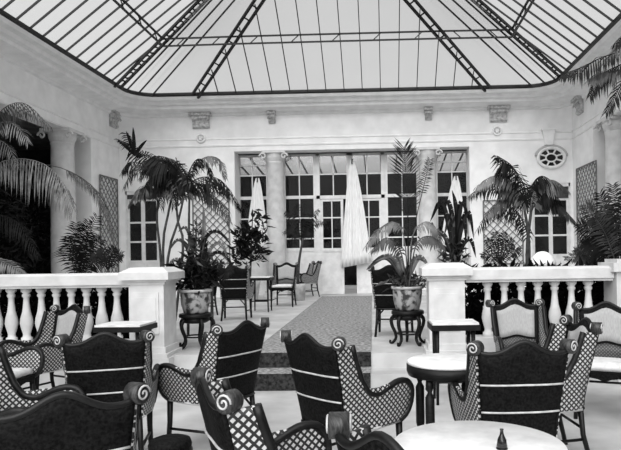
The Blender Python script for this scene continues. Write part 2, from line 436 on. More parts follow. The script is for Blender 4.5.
YS = D2+0.62                    # glazed screen plane
def sx_(px): return P(px, 220, Y=YS).x
def sz_(py): return P(345, py, Y=YS).z
ZTOP = OZ
mb = MB(); mb.box(OX0-0.3, OX1+0.3, D2+0.45, YS+0.1, OZ-0.02, OZ+0.3); struct(mb.build('trim_soffit', M['dark_panel']))
mb = MB(); mb.box(OX0-0.02, OX1+0.02, YS-0.05, YS+0.05, sz_(153.5), OZ+0.05); struct(mb.build('trim_lintel', M['dark_panel']))
for q, (a, b) in enumerate(((OX0-0.3, OX0), (OX1, OX1+0.3))):
    mb = MB(); mb.box(a, b, D2+0.45, YS+0.1, UP, OZ); struct(mb.build('trim_jamb', M['wall']))
rows_all = [174, 196.5, 217.5, 238]
def glazed(name, p0, p1, cols, rows, ztop, zbot, zpan, st=0.07, Y=YS, panel=True, rot=None, parent=None, thick=196.5, bw=0.03):
    x0, x1 = (sx_(p0), sx_(p1)) if p0 > 20 else (p0, p1)
    fr = MB(); d = 0.06
    fr.box(x0, x0+st, Y-d/2, Y+d/2, zbot, ztop); fr.box(x1-st, x1, Y-d/2, Y+d/2, zbot, ztop)
    fr.box(x0+st, x1-st, Y-d/2, Y+d/2, ztop-0.06, ztop)
    fr.box(x0+st, x1-st, Y-d/2, Y+d/2, zbot, zbot+0.12)
    fr.box(x0+st, x1-st, Y-d/2, Y+d/2, zpan-0.05, zpan+0.05)
    o = fr.build(name, M['paint'], parent)
    g = MB(); g.box(x0+st, x1-st, Y-0.006, Y+0.006, zpan+0.05, ztop-0.06); g.build('pane', M['glass'], o)
    for i in range(1, cols):
        x = x0+st + (x1-x0-2*st)*i/cols; MB().box(x-bw/2, x+bw/2, Y-0.025, Y+0.025, zpan+0.05, ztop-0.06).build('glazing_bar', M['paint'], o)
    for r in rows:
        z = sz_(r)
        if not (zpan+0.1 < z < ztop-0.1): continue
        h = 0.09 if r == thick else 0.035
        MB().box(x0+st, x1-st, Y-0.028, Y+0.028, z-h/2, z+h/2).build('glazing_bar', M['paint'], o)
    p = MB(); p.box(x0+st, x1-st, Y-0.012, Y+0.012, zbot+0.12, zpan-0.05)
    w = x1-x0-2*st; zz = (zbot+0.12, zpan-0.05)
    for i in range(cols):
        a = x0+st+w*i/cols+0.04; b = x0+st+w*(i+1)/cols-0.04
        if b-a > 0.05: p.box(a, b, Y-0.022, Y+0.02, zz[0]+0.08, zz[1]-0.08)
    p.build('panel', M['paint'], o)
    return o
ZW = sz_(153.5); ZPN = sz_(249)
struct(glazed('window_1', 237, 269, 2, [164, 174, 196.5, 217.5, 238], ZW, UP, ZPN, 0.06))
struct(glazed('window_2', 283, 317, 2, rows_all, ZW, UP, ZPN, 0.09))
struct(glazed('window_4', 385, 420, 2, rows_all, ZW, UP, ZPN, 0.09))
struct(glazed('window_5', 436, 469, 2, [164, 174, 196.5, 217.5, 238], ZW, UP, ZPN, 0.06))
# transom window above the double doors with its posts
xa, xm, xb = sx_(317), sx_(350.5), sx_(385)
zt = sz_(197)
mb = MB(); mb.box(xa, xa+0.10, YS-0.05, YS+0.05, UP, ZW); mb.box(xb-0.10, xb, YS-0.05, YS+0.05, UP, ZW)
mb.box(xm-0.09, xm+0.09, YS-0.05, YS+0.05, zt-0.04, ZW); mb.box(xa, xb, YS-0.05, YS+0.05, zt-0.05, zt+0.05); mb.box(xa, xb, YS-0.05, YS+0.05, ZW-0.06, ZW)
w3 = struct(mb.build('window_3', M['paint']))
for a, b in ((xa+0.10, xm-0.09), (xm+0.09, xb-0.10)):
    MB().box(a, b, YS-0.006, YS+0.006, zt+0.05, ZW-0.06).build('pane', M['glass'], w3)
    c = (a+b)/2; MB().box(c-0.015, c+0.015, YS-0.025, YS+0.025, zt+0.05, ZW-0.06).build('glazing_bar', M['paint'], w3)
    z = sz_(174); MB().box(a, b, YS-0.025, YS+0.025, z-0.018, z+0.018).build('glazing_bar', M['paint'], w3)
# the two leaves, the left one nearly shut, the right one shut behind the curtain
def leaf(name, px0, px1, drows):
    return struct(glazed(name, px0, px1, 2, drows, zt-0.06, UP+0.01, ZPN-0.02, 0.075, YS))
leaf('door_1', 320.5, 343.5, [217.5, 238]); leaf('door_2', 356, 382, [217.5, 238])

# rear glass room seen through the screen
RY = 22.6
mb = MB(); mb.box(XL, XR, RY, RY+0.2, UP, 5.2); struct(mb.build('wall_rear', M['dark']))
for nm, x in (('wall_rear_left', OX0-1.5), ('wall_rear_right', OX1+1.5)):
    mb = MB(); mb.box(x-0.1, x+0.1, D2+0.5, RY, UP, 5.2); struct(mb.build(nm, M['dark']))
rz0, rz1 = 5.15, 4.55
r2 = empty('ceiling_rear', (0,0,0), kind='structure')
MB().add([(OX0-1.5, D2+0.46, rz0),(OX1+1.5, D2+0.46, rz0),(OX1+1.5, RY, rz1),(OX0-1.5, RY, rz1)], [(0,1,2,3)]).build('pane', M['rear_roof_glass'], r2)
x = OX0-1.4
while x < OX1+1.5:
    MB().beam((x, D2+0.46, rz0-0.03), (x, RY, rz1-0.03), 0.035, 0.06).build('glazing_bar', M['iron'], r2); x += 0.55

# side doors in the back wall and the oval window over the right one
def side_door(name, xr, DZ, tb):
    x0, x1 = xr; Y = D2+0.10
    fr = MB(); fr.box(x0, x0+0.04, D2+0.02, Y+0.06, UP, DZ); fr.box(x1-0.04, x1, D2+0.02, Y+0.06, UP, DZ); fr.box(x0, x1, D2+0.02, Y+0.06, DZ-0.10, DZ)
    o = struct(fr.build(name, M['paint']))
    MB().box(x0+0.04, x1-0.04, Y-0.05, Y+0.04, DZ-tb, DZ-0.10).build('transom_board', M['dark_panel'], o)
    MB().box(x0+0.04, x1-0.04, Y+0.10, Y+0.12, UP, DZ-0.1).build('backing', M['pane_dark'], o)
    xm = (x0+x1)/2; zb = UP+1.05
    for a, b in ((x0+0.04, xm), (xm, x1-0.04)):
        l = MB(); s = 0.055
        l.box(a, a+s, Y-0.03, Y+0.03, UP+0.01, DZ-tb); l.box(b-s, b, Y-0.03, Y+0.03, UP+0.01, DZ-tb)
        l.box(a+s, b-s, Y-0.03, Y+0.03, DZ-tb-.06, DZ-tb); l.box(a+s, b-s, Y-0.03, Y+0.03, UP+0.01, UP+0.15); l.box(a+s, b-s, Y-0.015, Y+0.015, UP+0.15, zb)
        for z in (zb, zb+0.55, zb+1.1): l.box(a+s, b-s, Y-0.025, Y+0.025, z-0.025, z+0.025)
        q = l.build('door_leaf', M['paint'], o)
        MB().box(a+s, b-s, Y-0.005, Y+0.005, zb, DZ-tb-.06).build('pane', M['pane_dark'], q)
side_door('door_3', LD, DZ, .22); side_door('door_4', RD, DZR, .42)
oc = P(551, 157.8, Y=D2); rx, rz = 0.35, 0.265
def ell(a, k=1.0, y=0.0): return Vector((oc.x+rx*k*math.cos(a), D2-0.03+y, oc.z+rz*k*math.sin(a)))
mb = MB(True); mb.tube([ell(2*PI*k/40, 1.04) for k in range(40)], 0.05, 8, True); ow = struct(mb.build('window_6', M['paint']))
n = 40; vs = [ell(2*PI*k/n, 1.0, 0.02) for k in range(n)]; mb = MB(); mb.add(vs, [tuple(range(n-1,-1,-1))]); mb.build('pane', M['pane_dark'], ow)
mb = MB(); mb.tube([ell(2*PI*k/30, 0.42, 0.005) for k in range(30)], 0.022, 6, True); mb.build('glazing_bar', M['paint'], ow)
for k in range(8):
    a = 2*PI*(k+0.5)/8; MB().tube([ell(a, 0.42, 0.005), ell(a, 1.0, 0.005)], 0.024, 6).build('glazing_bar', M['paint'], ow)
# hood over the oval: darker grey outer ring
mb = MB(True); mb.tube([ell(0.15+ (PI-0.3)*k/20, 1.22) for k in range(21)], 0.045, 6); mb.build('hood_moulding', M['wall_grey'], ow)

# carved brackets under the cornice, keystone, rosettes
def bracket(px, py, w, h, label, side=0):
    if side == 0: p = P(px, py, Y=D2-0.02); base = Vector((p.x, D2, 5.53)); rz_ = 0
    else:
        xw = XL if side < 0 else XR; p = P(px, py, X=xw); base = Vector((xw, p.y, 5.53)); rz_ = -side*PI/2
    o = empty('bracket', base, label, 'bracket', rz=rz_)
    mb = MB(); mb.box(-w/2, w/2, -0.20, 0, -0.08, 0); mb.build('abacus', M['bracket'], o)
    pr = [(-0.14,-0.08),(-0.15,-0.16),(-0.09,-0.22),(-0.07,-0.28),(-0.10,-h+0.04),(-0.05,-h),(0,-h)]
    g = [[(-w*0.38, y, z), (w*0.38, y, z)] for y, z in pr] ; mb = MB()
    for a, b in zip(g, g[1:]): mb.add([a[0], a[1], b[1], b[0]], [(0,1,2,3)])
    for s in (0, 1): mb.add([r[s] for r in g] + [((-w*0.38, w*0.38)[s], 0, -0.08)], [tuple(range(len(g)+1))])
    mb.build('scroll', M['bracket'], o)
    for s in (-1, 1):
        MB(True).tube([(s*w*0.30 + 0.05*math.cos(k*0.6)*(1-k/14), -0.16, -0.2+0.05*math.sin(k*0.6)*(1-k/14)) for k in range(12)], 0.014, 5).build('volute', M['bracket'], o)
bracket(201, 112, 0.62, 0.42, 'large carved white bracket under the cornice, left of the glazed opening')
bracket(498, 105, 0.62, 0.42, 'large carved white bracket under the cornice, right of the glazed opening')
bracket(272, 112, 0.24, 0.32, 'small plaster bracket under the cornice above the left glazed bay')
bracket(428, 107, 0.24, 0.32, 'small plaster bracket under the cornice above the right glazed bay')
bracket(112, 104, 0.5, 0.42, 'carved white bracket at the left corner of the room under the cornice', -1)
bracket(581, 94, 0.5, 0.42, 'carved white bracket at the right corner of the room under the cornice', 1)
p = P(548, 138, Y=D2)
o = empty('keystone', (p.x, D2, p.z), 'white carved keystone above the oval window', 'keystone')
mb = MB(); mb.add([(-.11,-.09,-.2),(.11,-.09,-.2),(.17,-.12,.2),(-.17,-.12,.2),(-.11,0,-.2),(.11,0,-.2),(.17,0,.2),(-.17,0,.2)], [(0,1,2,3),(7,6,5,4),(0,4,5,1),(1,5,6,2),(2,6,7,3),(3,7,4,0)]); mb.build('block', M['cornice'], o)
MB().box(-.2,.2,-.14,0,.2,.25).build('cap', M['cornice'], o)
for px, lab in ((201, 'small round plaster rosette on the wall above the left trellis'), (497, 'small round plaster rosette on the wall above the right trellis')):
    p = P(px, 138.5 if px < 300 else 131, Y=D2)
    o = empty('rosette', (p.x, D2, p.z), lab, 'rosette')
    mb = MB(True); mb.tube([(0.11*math.cos(a), -0.03, 0.11*math.sin(a)) for a in [2*PI*k/20 for k in range(20)]], 0.03, 6, True); mb.build('ring', M['cornice'], o)
    mb = MB(True)
    for k in range(6):
        a = 2*PI*k/6; mb.tube([(0,-0.03,0),(0.07*math.cos(a),-0.045,0.07*math.sin(a))], [0.02,0.028], 6)
    mb.build('petals', M['cornice'], o)

# trellis panels
def trellis(origin, ux, w, h, label, nrm, step=0.21):
    o = empty('trellis', origin, label, 'trellis'); ux = Vector(ux); uz = Vector((0,0,1)); nrm = Vector(nrm)
    def pt(a, b, d): return ux*a + uz*b + nrm*d
    fr = MB()
    for a, b in (((0,0),(w,0)),((w,0),(w,h)),((w,h),(0,h)),((0,h),(0,0))): fr.beam(pt(*a,.03), pt(*b,.03), 0.03, 0.03, nrm)
    fr.build('frame', M['trellis'], o)
    for sgn, d in ((1, .022), (-1, .036)):
        mb = MB(); n = int((w+h)/step)+1
        for i in range(1, n):
            c = i*step
            if sgn > 0: a = (max(0, c-h), min(c, h)); b = (min(c, w), max(0, c-w))
            else: a = (max(0, c-h), h-min(c, h)); b = (min(c, w), h-max(0, c-w))
            if abs(a[0]-b[0]) > 0.03: mb.beam(pt(*a, d), pt(*b, d), 0.022, 0.012, nrm)
        mb.build('lattice', M['trellis'], o)
def tre_back(p0, p1, y0, y1, label):
    a = P(p0, y1, Y=D2); b = P(p1, y0, Y=D2); trellis((a.x, D2, a.z), (1,0,0), b.x-a.x, b.z-a.z, label, (0,-1,0))
tre_back(194, 229, 192, 264, 'diamond trellis panel on the back wall, left of the glazed opening')
tre_back(484, 522, 200, 264, 'diamond trellis panel on the back wall, right of the glazed opening')
ya, yb = P(99, 200, X=XL).y, P(116.5, 200, X=XL).y; z0 = 1.0
trellis((XL, ya, z0), (0,1,0), yb-ya, P(110,178,X=XL).z-z0, 'diamond trellis panel on the left wall beside the colonnade pier', (1,0,0))
ya, yb = P(598, 200, X=XR).y, P(578, 200, X=XR).y
trellis((XR, ya, z0), (0,1,0), yb-ya, P(585,166,X=XR).z-z0, 'diamond trellis panel on the right wall beside the oval window', (-1,0,0))

# curtains
def curtain(pk, bl, br, Y, label, n=13, flare=1.6, zt_extra=0.02):
    """gathered at the peak and spreading towards the hem"""
    top = P(*pk, Y=Y); l = P(*bl, Y=Y); r = P(*br, Y=Y)
    g = []
    for i in range(12):
        f = i/11; row = []
        for j in range(n*2+1):
            u = j/(n*2); e = f**flare
            x = top.x+(u-0.5)*0.10 + ((l.x+(r.x-l.x)*u)-top.x-(u-0.5)*0.10)*f**0.75
            z = top.z + ((l.z+(r.z-l.z)*u)-top.z)*f
            y = Y + 0.05*math.sin(u*PI*n*0.8)*(0.3+0.7*f)*(1 if j%2 else -0.6)
            row.append((x, y, z))
        g.append(row)
    o = empty('curtain', (0,0,0), label, 'curtain')
    mb = MB(True); mb.sheet(g, 0.006, (0,1,0)); mb.build('drape', M['curtain'], o)
    mb = MB(); mb.tube([top+Vector((0,-.05,-.12)), top+Vector((0,.0,.03)), Vector((top.x, YS-0.02, top.z+0.06))], 0.018, 6); mb.build('hook', M['iron'], o)
curtain((352,160), (341,268), (372,262), YS-0.22, 'tall white curtain parted over the glazed double doors')
curtain((257.5,178), (245,250), (270,252), YS-0.22, 'white curtain gathered to a peak in the left window bay')
curtain((456,176), (438,260), (470,258), YS-0.22, 'white curtain gathered to a peak in the right window bay')

# ------------------------------------------------------------------ balustrades and pedestals
def pedestal(c0, c1, s0, s1, ytop, label):
    Yf = 6.72
    x0, x1 = P(c0, 280, Y=Yf).x, P(c1, 280, Y=Yf).x; a0, a1 = P(s0, 300, Y=Yf+.05).x, P(s1, 300, Y=Yf+.05).x
    xc, w, sw = (x0+x1)/2, x1-x0, a1-a0
    o = empty('pedestal', (xc, Yf+w/2, 0), label, 'pedestal')
    MB().box(-sw/2,sw/2,-sw/2,sw/2,0.45,1.20).build('shaft', M['stone'], o)
    mb = MB(); mb.box(-sw*.36,sw*.36,-sw/2-.014,-sw/2,.60,1.08); mb.box(-sw*.29,sw*.29,-sw/2-.022,-sw/2-.014,.66,1.02); mb.build('front_panel', M['stone'], o)
    mb = MB(); 
    for hw, za, zb in ((sw/2+.075,0,.33),(sw/2+.05,.33,.38),(sw/2+.02,.38,.45)): mb.box(-hw,hw,-hw,hw,za,zb)
    mb.build('base', M['stone'], o)
    mb = MB()
    for hw, za, zb in ((sw/2+.02,1.17,1.20),(sw/2+.045,1.20,1.225),(w/2,1.225,1.31)): mb.box(-hw,hw,-hw,hw,za,zb)
    h1, h2 = w/2, w*.33
    mb.add([(-h1,-h1,1.31),(h1,-h1,1.31),(h1,h1,1.31),(-h1,h1,1.31),(-h2,-h2,1.365),(h2,-h2,1.365),(h2,h2,1.365),(-h2,h2,1.365)], [(4,5,6,7),(0,1,5,4),(1,2,6,5),(2,3,7,6),(3,0,4,7)])
    mb.build('cap', M['stone'], o)
    return xc, w, Yf+w/2
lp = pedestal(118, 168, 126, 161, 268, 'white stone pedestal ending the left balustrade, beside the potted plant')
rp = pedestal(422, 473, 430, 466, 262, 'white stone pedestal ending the right balustrade, behind the small table')
BY = 6.98
base_prof = [(.062,0),(.062,.05),(.045,.06),(.04,.09),(.062,.17),(.072,.22),(.066,.28),(.045,.36),(.034,.46),(.032,.52),(.046,.54),(.046,.56),(.034,.57),(.058,.60),(.06,.64)]
def balustrade(x0, x1, px_first, step, label):
    o = empty('balustrade', ((x0+x1)/2, BY, UP), label, 'balustrade'); L = (x1-x0)/2
    mb = MB(); mb.box(-L,L,-.16,.16,.83,.94); mb.box(-L,L,-.13,.13,.80,.83); mb.add([(-L,-.16,.94),(L,-.16,.94),(L,.16,.94),(-L,.16,.94),(-L,-.12,.965),(L,-.12,.965),(L,.12,.965),(-L,.12,.965)],[(4,5,6,7),(0,1,5,4),(1,2,6,5),(2,3,7,6),(3,0,4,7)])
    mb.build('rail', M['stone'], o)
    MB().box(-L,L,-.14,.14,0,.17).build('plinth', M['stone'], o)
    first = None; x = P(px_first, 310, Y=BY).x
    while x > x0+.1: x -= step
    x += step
    while x < x1-.06:
        if first is None:
            mb = MB(True); mb.lathe(base_prof, n=16)
            b = mb.build('baluster', M['stone'], o); first = b
        else:
            b = first.copy(); COL.objects.link(b); b.parent = o
        b.location = (x-(x0+x1)/2, 0, .165); x += step
    return o
balustrade(P(-50,300,Y=BY).x, lp[0]-lp[1]/2+.06, 26.5, .181, 'white stone balustrade on the left with bulbous balusters')
rpier = P(609, 270, Y=BY).x
balustrade(rp[0]+rp[1]/2-.06, rpier, 538, .192, 'white stone balustrade on the right with bulbous balusters')
o = empty('pier', (rpier+.22, BY, 0), 'white stone end pier of the right balustrade, at the picture edge', 'pier')
MB().box(-.21,.21,-.2,.2,0,1.24).build('shaft', M['stone'], o); mb = MB(); mb.box(-.26,.26,-.25,.25,1.24,1.34); mb.box(-.2,.2,-.19,.19,1.34,1.38); mb.build('cap', M['stone'], o)

# ------------------------------------------------------------------ wicker wing chair
def make_chair():
    root = empty('wicker_armchair', (0,0,0))
    Z0 = .37
    def half(v): return .205 + .045*v
    def yb(v): return -.24 - .11*v**1.2
    def ztop(u): return .905 + .075*math.exp(-(u/.42)**2) + .02*abs(u)**6
    NC, NR = 21, 9
    g = []
    for i in range(NR):
        v = i/(NR-1)
        g.append([((2*j/(NC-1)-1)*half(v), yb(v)-.03*(1-(2*j/(NC-1)-1)**2), Z0+(ztop(2*j/(NC-1)-1)-Z0)*v) for j in range(NC)])
    mb = MB(True); mb.sheet(g, .022); mb.build('back_panel', M['wicker'], root)
    mb = MB(True); mb.tube(g[-1], .014, 8); mb.build('top_rail', M['cane'], root)
    def at(u, v, dy):
        return (u*half(v), yb(v)-.03*(1-u*u)+dy, Z0+(ztop(u)-Z0)*v)
    def atz(u, z, dy):
        v = (z-Z0)/(ztop(u)-Z0); return (u*half(v), yb(v)-.03*(1-u*u)+dy, z)
    for z in (.575, .735):
        mb = MB(True); mb.tube([atz(-1+2*k/10, z, -.014) for k in range(11)], .0058, 6); mb.build('back_band', M['band'], root)
    mb = MB(True); mb.tube([atz(-1+2*k/10, Z0+.015, -.012) for k in range(11)], .012, 6); mb.build('lower_rail', M['cane'], root)
    # pale lining in the upper inside of the back, dark weave below
    lg = [[at(-.80+1.6*j/10, .42+.50*i/5, .018) for j in range(11)] for i in range(6)]
    mb = MB(True); mb.sheet(lg, .012); mb.build('back_lining', M['lining'], root)
    wg = [[at(-.86+1.72*j/10, .04+.34*i/3, .018) for j in range(11)] for i in range(4)]
    mb = MB(True); mb.sheet(wg, .010); mb.build('inner_weave', M['weave_back'], root)
    # wings sweeping down into rounded arms
    Fp = [(.18,.385),(.24,.425),(.272,.50),(.268,.585),(.225,.64),(.145,.652),(.06,.625),(-.02,.595),(-.095,.615),(-.155,.70),(-.20,.81),(-.235,.92)]
    fl = crom([(0,y,z) for y, z in Fp], 28)
    for s in (-1, 1):
        gr = []
        for i, p in enumerate(fl):
            q = i/27; zr = .38 + .53*q**1.1; v = (zr-Z0)/.56
            rear = Vector((s*(half(max(v,0))+.004), yb(max(v,0)), zr))
            k = max(0, min(1, (p.y+.15)/.5)); xf = s*(.235 + .055*math.sin(min(1,k)*PI/2)*(.4+.6*min(1,(p.z-.3)/.3)) + (.03 if q > .85 else .03*q))
            front = Vector((xf, p.y, p.z))
            gr.append([rear.lerp(front, j/8) + Vector((s*.03*math.sin(j/8*PI)*(1-q),0,0)) for j in range(9)])
        mb = MB(True); mb.sheet(gr, .018); w = mb.build('wing', M['lattice'], root)
        mb = MB(True); mb.tube([r[-1] for r in gr], .021, 8); mb.build('wing_rim', M['cane'], w)
        mb = MB(True); mb.tube([gr[0][0], gr[0][4], gr[0][8]], .014, 6); mb.build('arm_rail', M['band'], w)
        # scroll at the top corner: roll with its axis front to back and a spiral end
        ec = Vector((s*.262, -.335, .945)); ax = Vector((s*.62, -.78, 0)).normalized(); ux = Vector((-ax.y*s, ax.x*s, 0)); uz = Vector((0,0,1))
        mb = MB(True); mb.tube([ec-ax*.034, ec-ax*.032, ec+ax*.030, ec+ax*.032], [.034,.041,.041,.034], 20); e = mb.build('ear_roll', M['roll'], root)
        for d in (.034, -.036):
            mb = MB(True); mb.tube([ec+ax*d+ux*(rr*math.cos(q))+uz*(rr*math.sin(q)) for q, rr in [(k*.5, .035-.0016*k) for k in range(20)]], .0045, 5); mb.build('spiral', M['band'], e)
    # seat, cushion and apron
    sg = [[((-1+2*j/8)*(.215+.03*i/8), -.22+.45*i/8, .40) for j in range(9)] for i in range(9)]
    mb = MB(); mb.sheet(sg, .05, (0,0,1)); mb.build('seat', M['wicker'], root)
    cg = [[((-1+2*j/10)*(.195+.03*i/10), -.19+.41*i/10, .455+.022*(1-(abs(2*j/10-1))**4)*(1-(abs(2*i/10-1))**4)) for j in range(11)] for i in range(11)]
    mb = MB(True); mb.sheet(cg, .05, (0,0,1)); mb.build('cushion', M['cushion'], root)
    mb = MB(); mb.sheet([[(-.235+.47*j/8, .222, .34+.03*abs(math.sin(j/8*PI*2))) for j in range(9)], [(-.235+.47*j/8, .226, .40) for j in range(9)]], .016, (0,1,0)); mb.build('apron', M['wicker'], root)
    # legs
    for s in (-1, 1):
        mb = MB(True); mb.tube([(s*.235,.205,.40),(s*.235,.212,.2),(s*.242,.23,.0)], [.024,.020,.018], 8); mb.build('leg', M['cane'], root)
        mb = MB(True); mb.tube([(s*.195,-.235,.42),(s*.205,-.25,.2),(s*.22,-.30,.0)], [.022,.019,.017], 8); mb.build('leg', M['cane'], root)
        mb = MB(True); mb.tube([(s*.208,-.255,.17),(s*.236,.215,.15)], .011, 6); mb.build('side_stretcher', M['cane'], root)
        mb = MB(True); mb.tube([(s*.204,-.25,.24),(s*.17,-.25,.30),(s*.11,-.245,.37)], .010, 6); mb.build('brace', M['cane'], root)
    mb = MB(True); mb.tube([(-.206,-.255,.24),(.206,-.255,.24)], .011, 6); mb.build('rear_stretcher', M['cane'], root)
    return root
proto = make_chair(); used = [False]
CH = 'wicker armchairs around the room'
def place_chair(px, py, yaw, anchor, label, zb=0.0):
    c = proto if not used[0] else copy_tree(proto); used[0] = True
    a = Vector(anchor); w = P(px, py, Z=zb+a.z); r = Matrix.Rotation(R(yaw), 3, 'Z') @ a
    c.location = (w.x-r.x, w.y-r.y, zb); c.rotation_euler = (0,0,R(yaw))
    tag(c, label, 'chair', CH); print('chair', [round(v,2) for v in c.location], label); return c
HUMP = (0,-.375,.985)
place_chair(62, 393, 30, HUMP, 'wicker armchair nearest the bottom left corner, seen from behind')
place_chair(36, 415, -86, (.27,.25,.62), 'wicker armchair at the left edge showing only a latticed arm')
place_chair(104, 333, 18, HUMP, 'broad dark wicker armchair seen from behind, in front of the left side table')
place_chair(74, 305, 154, HUMP, 'wicker armchair with pale lined back facing left, by the left balustrade')
place_chair(-2, 360, -92, (.27,.24,.64), 'wicker armchair cut off by the left edge, facing the one at the left balustrade')
place_chair(246, 321, 60, HUMP, 'dark wicker armchair turned left, latticed arm out, before the carpeted steps')
place_chair(229, 392, -62, (.262,-.335,.98), 'wicker armchair seen edge-on low in front, with two rolled wing tops')
place_chair(306, 334, -44, HUMP, 'wicker armchair turned right before the steps, latticed arm sweeping out')
place_chair(383, 434, -50, HUMP, 'wicker armchair at the bottom centre with only its curved top showing')
place_chair(524, 341, 4, HUMP, 'broad dark wicker armchair seen from behind, beyond the front round table')
place_chair(597, 323, 96, (-.262,-.335,.98), 'wicker armchair seen from the side with tall latticed wing, on the right')
place_chair(514, 299, 183, HUMP, 'pale-backed wicker armchair facing forward before the right balustrade')
place_chair(606, 302, 158, HUMP, 'pale-backed wicker armchair at the right edge by the balustrade pier')
place_chair(234, 321, 6, (0,-.3,0), 'dark wicker armchair on the upper floor right of the left pot stand', UP)
place_chair(207, 316, 40, (0,-.3,0), 'dark wicker armchair on the upper floor half hidden behind the left pot', UP)
place_chair(281, 307.5, 178, (0,.33,0), 'pale-backed wicker armchair on the upper floor in front of the left column', UP)
place_chair(303, 297, 120, (0,.1,0), 'wicker armchair on the upper floor turned left, nearest the glazed doors', UP)
place_chair(374, 337, -8, (-.24,-.30,0), 'dark wicker armchair on the upper floor behind the right potted palm', UP)

# ------------------------------------------------------------------ tables
def side_table(px, py, top_z, w, d, yaw, label, zb=0.0, fabric=True, legs='straight', rail=True):
    c = P(px, py, Z=zb+top_z); o = empty('side_table', (c.x, c.y, zb), label, 'table', rz=R(yaw))
    mb = MB(); mb.box(-w/2,w/2,-d/2,d/2,top_z-.02,top_z); mb.build('tabletop', M['tabletop'], o)
    mb = MB(); mb.box(-w/2-.012,w/2+.012,-d/2-.012,d/2+.012,top_z-.075,top_z-.02); mb.build('edge', M['wood'], o)
    for sx in (-1,1):
        for sy in (-1,1):
            mb = MB(True); x, y = sx*(w/2-.05), sy*(d/2-.05)
            mb.tube([(x,y,top_z-.05),(x,y,top_z*.55),(x*1.03,y*1.03,0)], [.022,.018,.014], 8); mb.build('leg', M['wood'], o)
    if rail:
        mb = MB(); z = .22
        mb.box(-w/2+.05,w/2-.05,-d/2+.04,-d/2+.06,z-.012,z+.012); mb.box(-w/2+.05,w/2-.05,d/2-.06,d/2-.04,z-.012,z+.012); mb.build('stretcher', M['wood'], o)
    return o
side_table(126, 323, .79, .48, .40, -2, 'small pale-topped side table in front of the left pedestal')
side_table(453, 321, .80, .45, .36, 2, 'small pale-topped side table in front of the right pedestal')
side_table(261, 276.5, .72, .44, .44, 0, 'small dark-legged table on the upper floor between two armchairs', UP)
# round table with turned legs, ring stretcher and tassel drop
c = P(448, 359.5, Z=.76); o = empty('round_table', (c.x, c.y, 0), 'round table with deep dark apron and turned legs, left of the broad right chair', 'table')
RT = .275
mb = MB(True); mb.lathe([(RT-.01,.735),(RT,.74),(RT,.755),(RT-.01,.76)], n=40); mb.build('tabletop', M['tabletop'], o)
mb = MB(True); mb.lathe([(RT-.02,.66),(RT-.005,.665),(RT+.004,.69),(RT+.004,.733),(RT-.02,.736)], n=40); mb.build('apron', M['wood'], o)
for k in range(4):
    a = PI/4+PI/2*k+R(8); x, y = (RT-.045)*math.cos(a), (RT-.045)*math.sin(a)
    mb = MB(True); mb.lathe([(.022,.66),(.026,.62),(.014,.58),(.030,.55),(.030,.30),(.022,.27),(.028,.24),(.020,.0)][::-1], (x,y,0), 12); mb.build('leg', M['wood'], o)
mb = MB(True); mb.tube([((RT-.06)*math.cos(2*PI*k/32),(RT-.06)*math.sin(2*PI*k/32),.24) for k in range(32)], .012, 6, True); mb.build('ring_stretcher', M['wood'], o)
for a in (R(-62), R(118)):
    mb = MB(True); x, y = (RT-.03)*math.cos(a), (RT-.03)*math.sin(a); mb.lathe([(.008,.49),(.026,.51),(.022,.57),(.010,.60),(.022,.63),(.012,.66)], (x,y,0), 10); mb.build('drop', M['wood'], o)
# foreground round table
c = P(478, 444, Z=.72); o = empty('round_table', (c.x, c.y, 0), 'large round white-topped table in the front, at the bottom edge', 'table')
mb = MB(True); mb.lathe([(.325,.690),(.338,.697),(.34,.71),(.335,.72)], n=64); mb.build('tabletop', M['tabletop'], o)
mb = MB(True); mb.lathe([(.30,.655),(.31,.66),(.31,.688)], n=48); mb.build('apron', M['wood'], o)
for k in range(4):
    a = PI/4+PI/2*k; mb = MB(True); mb.tube([(.25*math.cos(a),.25*math.sin(a),.66),(.23*math.cos(a),.23*math.sin(a),.3),(.26*math.cos(a),.26*math.sin(a),0)], [.024,.018,.016], 8); mb.build('leg', M['wood'], o)
mb = MB(True); mb.tube([(.235*math.cos(2*PI*k/32),.235*math.sin(2*PI*k/32),.22) for k in range(32)], .011, 6, True); mb.build('ring_stretcher', M['wood'], o)
p = P(502, 449, Z=.72)
o = empty('bud_vase', (p.x, p.y, .7215), 'small dark slender vase standing on the front white table', 'vase')
mb = MB(True); mb.lathe([(.018,0),(.021,.01),(.017,.035),(.008,.055),(.006,.07),(.008,.075)], n=14); mb.build('body', M['pane_dark'], o)
mb = MB(True); mb.lathe([(.018,-.0),(.022,.0),(.022,.004)], n=14); mb.build('foot', M['wood'], o)
# dark low stool
c = P(170, 438, Z=.45); o = empty('footstool', (c.x, c.y, 0), 'small dark round stool in front of the latticed arm at bottom left', 'stool')
mb = MB(True); mb.lathe([(.10,.37),(.115,.385),(.12,.415),(.112,.44),(.08,.452),(.02,.455)], n=24); mb.build('seat', M['wicker'], o)
mb = MB(True); mb.tube([(.112*math.cos(2*PI*k/24),.112*math.sin(2*PI*k/24),.375) for k in range(24)], .014, 6, True); mb.build('seat_rim', M['cane'], o)
for k in range(4):
    a = PI/4+PI/2*k; mb = MB(True); mb.tube([(.085*math.cos(a),.085*math.sin(a),.38),(.12*math.cos(a),.12*math.sin(a),0)], .014, 8); mb.build('leg', M['cane'], o)

